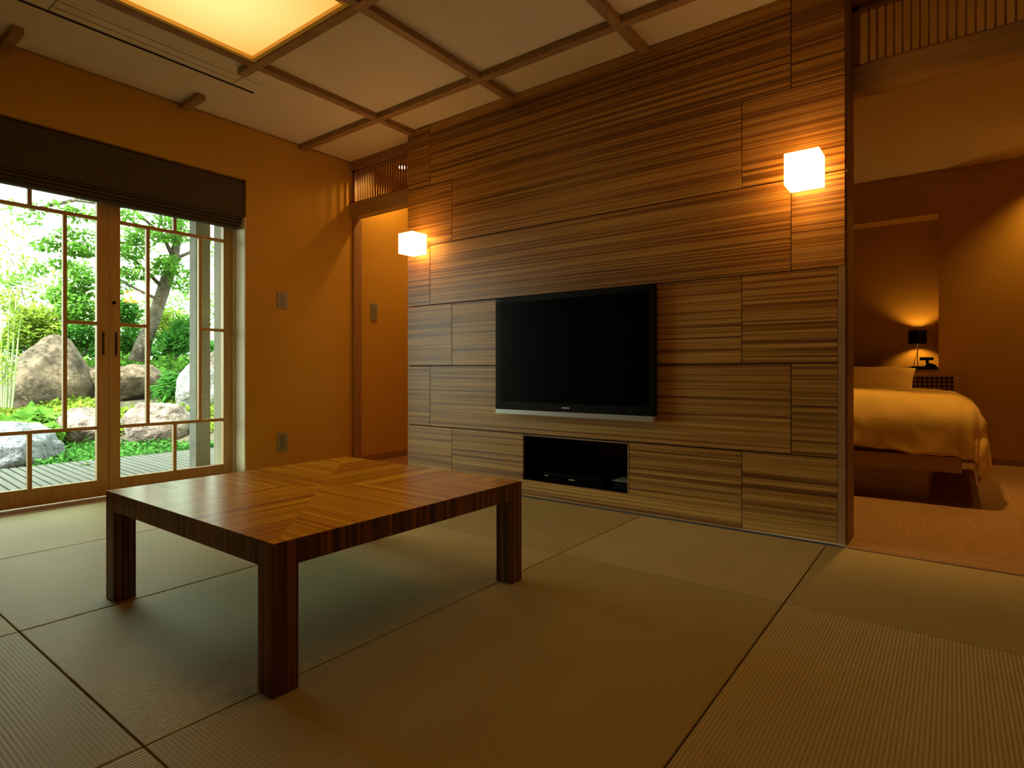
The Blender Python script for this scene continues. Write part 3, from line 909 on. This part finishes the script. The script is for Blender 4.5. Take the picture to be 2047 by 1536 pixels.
rock(at(272, 760, 9.3), 0.30, 0.50, 0.28, M['rockb'], 9.4, 'low mossy ledge boulder at the foot of the leaning tree', 0.16, 0.65, G)
rock(at(200, 762, 9.7), 0.30, 0.34, 0.26, M['rockb'], 10.4, 'brown boulder behind the meeting stiles, right of the largest one', 0.2, 0.65, G)
rock(at(378, 868, 7.7), 0.26, 0.26, 0.28, M['rockg'], 11.9, 'grey green boulder low beside the post, right of the pinkish one', 0.2, 0.4, G)
rock(at(428, 755, 9.8), 0.30, 0.35, 0.45, M['rockp'], 12.9, 'pink boulder seen between the veranda post and the door jamb', 0.2, 0.4, G)


def leaves(name, mat, parent, blobs, size, aspect=0.55, droop=0.0, seed=1):
    """blobs: (centre, radii, count): leaf quads scattered in ellipsoids; returns ONE stuff object."""
    rn = random.Random(seed)
    off = wloc(parent) if parent else Vector((0, 0, 0))
    v, f = [], []
    for c, r, n in blobs:
        for _ in range(n):
            while True:
                p = Vector((rn.uniform(-1, 1), rn.uniform(-1, 1), rn.uniform(-1, 1)))
                if 0.12 < p.length < 1: break
            p = Vector((p.x * r[0], p.y * r[1], p.z * r[2])) + c - off
            d = Vector((rn.gauss(0, 1), rn.gauss(0, 1), rn.gauss(0, 0.5) - droop)).normalized()
            s_ = d.cross(Vector((rn.gauss(0, 0.5), rn.gauss(0, 0.5), 1))).normalized()
            L_ = size * rn.uniform(0.6, 1.3); W_ = L_ * aspect * 0.5
            k = len(v)
            v += [p, p + d * L_ * 0.45 + s_ * W_, p + d * L_, p + d * L_ * 0.45 - s_ * W_]
            f.append((k, k + 1, k + 2, k + 3))
    me = bpy.data.meshes.new(name); me.from_pydata([tuple(p) for p in v], [], f); me.materials.append(mat)
    o = bpy.data.objects.new(name, me); col.objects.link(o)
    if parent: o.parent = parent
    o['kind'] = 'stuff'
    return o


# leaning tree
tp = [(278, 722, 9.9), (286, 690, 9.9), (300, 655, 9.9), (315, 615, 9.9), (328, 575, 9.9), (338, 545, 9.9), (350, 505, 9.8), (356, 470, 9.7), (360, 420, 9.6), (372, 340, 9.5), (380, 250, 9.5)]
tr = thing('tree', 'leaning maple tree with bright green leaves behind the ledge boulder', 'tree', at(278, 725, 9.9))
obj('trunk', MB().tube([at(*p) for p in tp], [0.16, 0.125, 0.11, 0.10, 0.10, 0.095, 0.07, 0.055, 0.05, 0.04, 0.03], 12), M['bark'], tr, smooth=True)
brs = [[(330, 580, 9.9), (300, 550, 9.7), (268, 520, 9.5), (240, 500, 9.4), (205, 470, 9.3)], [(346, 515, 9.8), (325, 470, 9.6), (290, 440, 9.4), (262, 415, 9.3), (220, 380, 9.2)],
       [(344, 520, 9.8), (372, 508, 9.9), (400, 495, 10.0), (440, 470, 10.1)], [(318, 600, 9.9), (296, 590, 9.7), (272, 578, 9.6), (240, 560, 9.5)],
       [(360, 440, 9.7), (330, 380, 9.6), (280, 320, 9.4), (200, 280, 9.2)], [(262, 415, 9.3), (150, 400, 9.0), (60, 420, 8.9)]]
for b in brs:
    obj('branch', MB().tube([at(*p) for p in b], [0.035 - 0.006 * i for i in range(len(b))], 7), M['bark'], tr, smooth=True)
rn = random.Random(3)
bl_ = []


def bb(px, py, d, rx, ry, n, dz=0.35):
    k = d / FPX
    return (at(px, py, d), (dz, rx * k, ry * k), n)


for (px, py, d, rx, ry, n) in [(262, 500, 9.3, 34, 26, 420), (290, 470, 9.2, 40, 20, 380), (335, 530, 9.6, 26, 22, 380), (365, 560, 9.7, 20, 26, 260), (350, 470, 9.6, 30, 18, 300),
                               (275, 545, 9.4, 30, 16, 260), (258, 432, 9.2, 26, 12, 160), (340, 440, 9.4, 36, 14, 260), (160, 500, 9.2, 34, 16, 420), (150, 470, 9.2, 40, 12, 200),
                               (95, 490, 9.1, 26, 12, 180), (165, 430, 9.1, 30, 16, 180), (30, 415, 8.9, 30, 14, 60), (110, 415, 9.0, 34, 14, 90), (62, 440, 9, 20, 18, 60),
                               (300, 350, 9.3, 90, 50, 500), (120, 330, 9.1, 100, 40, 400), (425, 500, 9.9, 18, 30, 90), (30, 560, 9.0, 26, 16, 90), (70, 540, 9.0, 22, 14, 110), (120, 525, 9.2, 20, 8, 110)]:
    bl_.append(bb(px, py, d, rx, ry, n))
for (x, y, z, r, n) in [(-10.2, 1.2, 4.6, 0.9, 500), (-9.2, 2.6, 4.9, 1.0, 600), (-11.0, 2.4, 5.0, 0.9, 500), (-8.6, 1.0, 4.7, 0.8, 350), (-8.2, 3.4, 4.8, 0.9, 400), (-10.0, 3.6, 5.2, 1.0, 500)]:
    bl_.append((Vector((x, y, z)), (r, r, 0.35), n))  # unseen canopy clumps, added to shade and dapple the boulders
leaves('foliage', M['leafa'], tr, [(c, r, int(n * 1.5)) for c, r, n in bl_], 0.07, 0.7, 0.2, 11)


def shrub(label, mat, blobs, size, aspect, base, stems=4, seed=1, droop=0.0, cat='shrub', name='shrub'):
    t = thing(name, label, cat, base)
    rn = random.Random(seed)
    for k in range(stems):
        c = blobs[k % len(blobs)]
        tip = c[0] + Vector((0, rn.uniform(-.5, .5) * c[1][1], c[1][2] * 0.5))
        mid = (base + tip) / 2 + Vector((0, rn.uniform(-.05, .05), 0))
        obj('stem', MB().tube([base, mid, tip], [0.012, 0.009, 0.005], 6), M['bark'], t)
    leaves('foliage', mat, t, blobs, size, aspect, droop, seed + 5)
    return t


shrub('bright green shrub behind the largest brown boulder, seen through upper left door', M['leafa'],
      [bb(158, 560, 10.4, 32, 40, 1100), bb(155, 620, 10.3, 34, 38, 1300), bb(120, 590, 10.4, 26, 22, 500)], 0.09, 0.6, at(155, 690, 10.3), seed=21)
shrub('yellow green shrub with pointed leaves, left of the largest brown boulder', M['leafc'],
      [bb(70, 640, 9.9, 44, 26, 1100), bb(40, 670, 9.7, 36, 24, 800), bb(105, 665, 9.9, 28, 20, 600), bb(18, 600, 9.8, 20, 24, 200)], 0.10, 0.45, at(55, 715, 9.8), seed=22)
shrub('dark green shrub behind the middle of the doors, right of the largest boulder', M['leafb'],
      [bb(160, 670, 10.0, 38, 26, 1300), bb(195, 690, 10.0, 20, 24, 500)], 0.08, 0.55, at(165, 715, 10.0), seed=23)
shrub('deep green leafy shrub left of the leaning tree trunk', M['leafb'],
      [bb(250, 625, 10.6, 26, 30, 900), bb(262, 680, 10.4, 26, 28, 1000), bb(245, 570, 10.8, 18, 20, 160)], 0.10, 0.55, at(255, 715, 10.4), seed=24)
shrub('shrub with narrow upright leaves right of the leaning tree trunk', M['leafb'],
      [bb(350, 690, 10.0, 34, 22, 1100), bb(372, 660, 10.1, 20, 24, 500)], 0.17, 0.18, at(350, 722, 10.0), seed=25, droop=-0.6)
shrub('olive and green shrub behind the narrow leaved one, beside the trunk', M['leafc'],
      [bb(340, 640, 10.7, 30, 22, 600), bb(325, 665, 10.6, 20, 18, 300)], 0.08, 0.6, at(335, 705, 10.6), seed=26)
shrub('dark fern like plant between the ledge boulder and tall pale boulder', M['leafb'],
      [bb(345, 765, 8.9, 14, 26, 420), bb(328, 780, 8.8, 16, 16, 240)], 0.16, 0.22, at(340, 800, 8.8), seed=27, droop=0.5, name='fern', cat='fern')
# background hedge and distant trees, pale in the glare
shrub('pale hedge of small leaves at the back of the garden, left part', M['leafc'],
      [bb(40, 560, 13.5, 80, 60, 900, 0.6), bb(120, 640, 13, 90, 40, 1400, 0.6), bb(20, 470, 13.5, 40, 40, 160, 0.6)], 0.10, 0.6, at(80, 700, 13), seed=28, name='hedge', cat='hedge')
shrub('pale hedge of small leaves at the back of the garden, behind the leaning tree', M['leafa'],
      [bb(280, 640, 13.5, 70, 40, 1100, 0.6), bb(380, 620, 13.5, 70, 50, 900, 0.6), bb(300, 520, 14, 70, 50, 260, 0.6)], 0.10, 0.6, at(300, 700, 13), seed=29, name='hedge', cat='hedge')

shrub('dense low dark green hedge along the back of the raised bed', M['leafb'],
      [bb(60, 690, 12.2, 80, 22, 2200, 0.5), bb(180, 700, 12.0, 70, 18, 1500, 0.5), bb(290, 705, 12.0, 70, 18, 1500, 0.5), bb(400, 700, 12.0, 60, 24, 1300, 0.5)], 0.10, 0.55, at(200, 730, 12.0), seed=33, name='hedge', cat='hedge')

# young canes at far left
cn = thing('bamboo', 'slender pale green canes at the left of the largest brown boulder', 'bamboo', at(10, 815, 8.0))
for k, (xa, xb_, yt) in enumerate(((4, 2, 640), (12, 20, 590), (18, 34, 570), (8, 12, 700), (24, 40, 640))):
    obj('cane', MB().tube([at(xa, 815, 8.0), at((xa + xb_) / 2, (815 + yt) / 2, 8.0), at(xb_, yt, 8.0)], [0.013, 0.011, 0.006], 7), M['cane'], cn)
leaves('foliage', M['leafc'], cn, [bb(14, 720, 8.0, 16, 50, 160, 0.12), bb(28, 640, 8.0, 16, 40, 120, 0.12)], 0.10, 0.25, 0.3, 31)


# ground covers
def cover(name, label, mat, pts, n, size, seed, up=0.10, aspect=0.6, bare=-2):
    """low plants scattered over the ground inside an area given by x/y limits."""
    rn = random.Random(seed); blobs = []
    v, f = [], []
    d0, d1, r0, r1 = pts
    for _ in range(n):
        d = rn.uniform(d0, d1); q = rn.uniform(r0, r1) * d
        x = -0.6018 * d + 0.7987 * q; y = 0.7987 * d + 0.6018 * q
        if x > -6.92: continue
        if noise.noise(Vector((x * 0.9, y * 0.9, seed * 1.7))) < bare: continue
        z = hgt(x, y)
        z += rn.random() ** 1.5 * up * (0.6 + 0.8 * max(0, noise.noise(Vector((x * 2.4, y * 2.4, seed))) + 0.3))
        p = Vector((x, y, z))
        d = Vector((rn.gauss(0, 1), rn.gauss(0, 1), rn.uniform(0.1, 0.9))).normalized()
        s_ = d.cross(Vector((rn.gauss(0, .5), rn.gauss(0, .5), 1))).normalized()
        L_ = size * rn.uniform(0.6, 1.4); W_ = L_ * aspect * 0.5; k = len(v)
        v += [p, p + d * L_ * .45 + s_ * W_, p + d * L_, p + d * L_ * .45 - s_ * W_]
        f.append((k, k + 1, k + 2, k + 3))
    me = bpy.data.meshes.new(name); me.from_pydata([tuple(p) for p in v], [], f); me.materials.append(mat)
    o = bpy.data.objects.new(name, me); col.objects.link(o)
    return tag(o, label, 'groundcover', kind='stuff')


cover('groundcover', 'low dark green groundcover along the far edge of the deck', M['leafd'], (5.9, 7.1, -0.86, -0.40), 12000, 0.045, 41, 0.08)
cover('groundcover', 'sunlit light green groundcover on the slope between the boulders', M['leafc'], (7.0, 9.2, -0.95, -0.45), 9000, 0.075, 42, 0.08, bare=-0.12)
cover('groundcover', 'leafy undergrowth on the raised bed behind the boulders', M['leafa'], (9.9, 14.0, -0.98, -0.42), 8000, 0.11, 43, 0.25)
# broad leaved plant beside the grey boulder, and a seedling in the deck
t = thing('broad_leaved_plant', 'low broad leaved plant behind the blue grey boulder', 'plant', at(60, 862, 7.0))
obj('stem', MB().tube([at(60, 866, 7.0), at(58, 845, 7.0)], 0.008, 6), M['cane'], t)
leaves('foliage', M['leafa'], t, [bb(70, 838, 7.1, 40, 14, 170, 0.25), bb(30, 852, 6.9, 34, 10, 110, 0.2), bb(90, 862, 6.9, 30, 10, 90, 0.2)], 0.17, 0.8, 0.15, 51)
t = thing('seedling', 'tiny green seedling growing up through the deck boards', 'plant', at(168, 935, 5.6))
obj('stem', MB().tube([at(168, 938, 5.6), at(168, 928, 5.6)], 0.003, 5), M['cane'], t)
leaves('foliage', M['leafa'], t, [bb(168, 928, 5.6, 7, 5, 16, 0.03)], 0.04, 0.6, 0, 52)
t = thing('seedling', 'small green plant at the foot of the deck beside the right jamb', 'plant', at(437, 918, 6.6))
obj('stem', MB().tube([at(437, 924, 6.6), at(437, 905, 6.6)], 0.003, 5), M['cane'], t)
leaves('foliage', M['leafa'], t, [bb(437, 906, 6.6, 8, 8, 22, 0.05)], 0.05, 0.6, 0, 53)
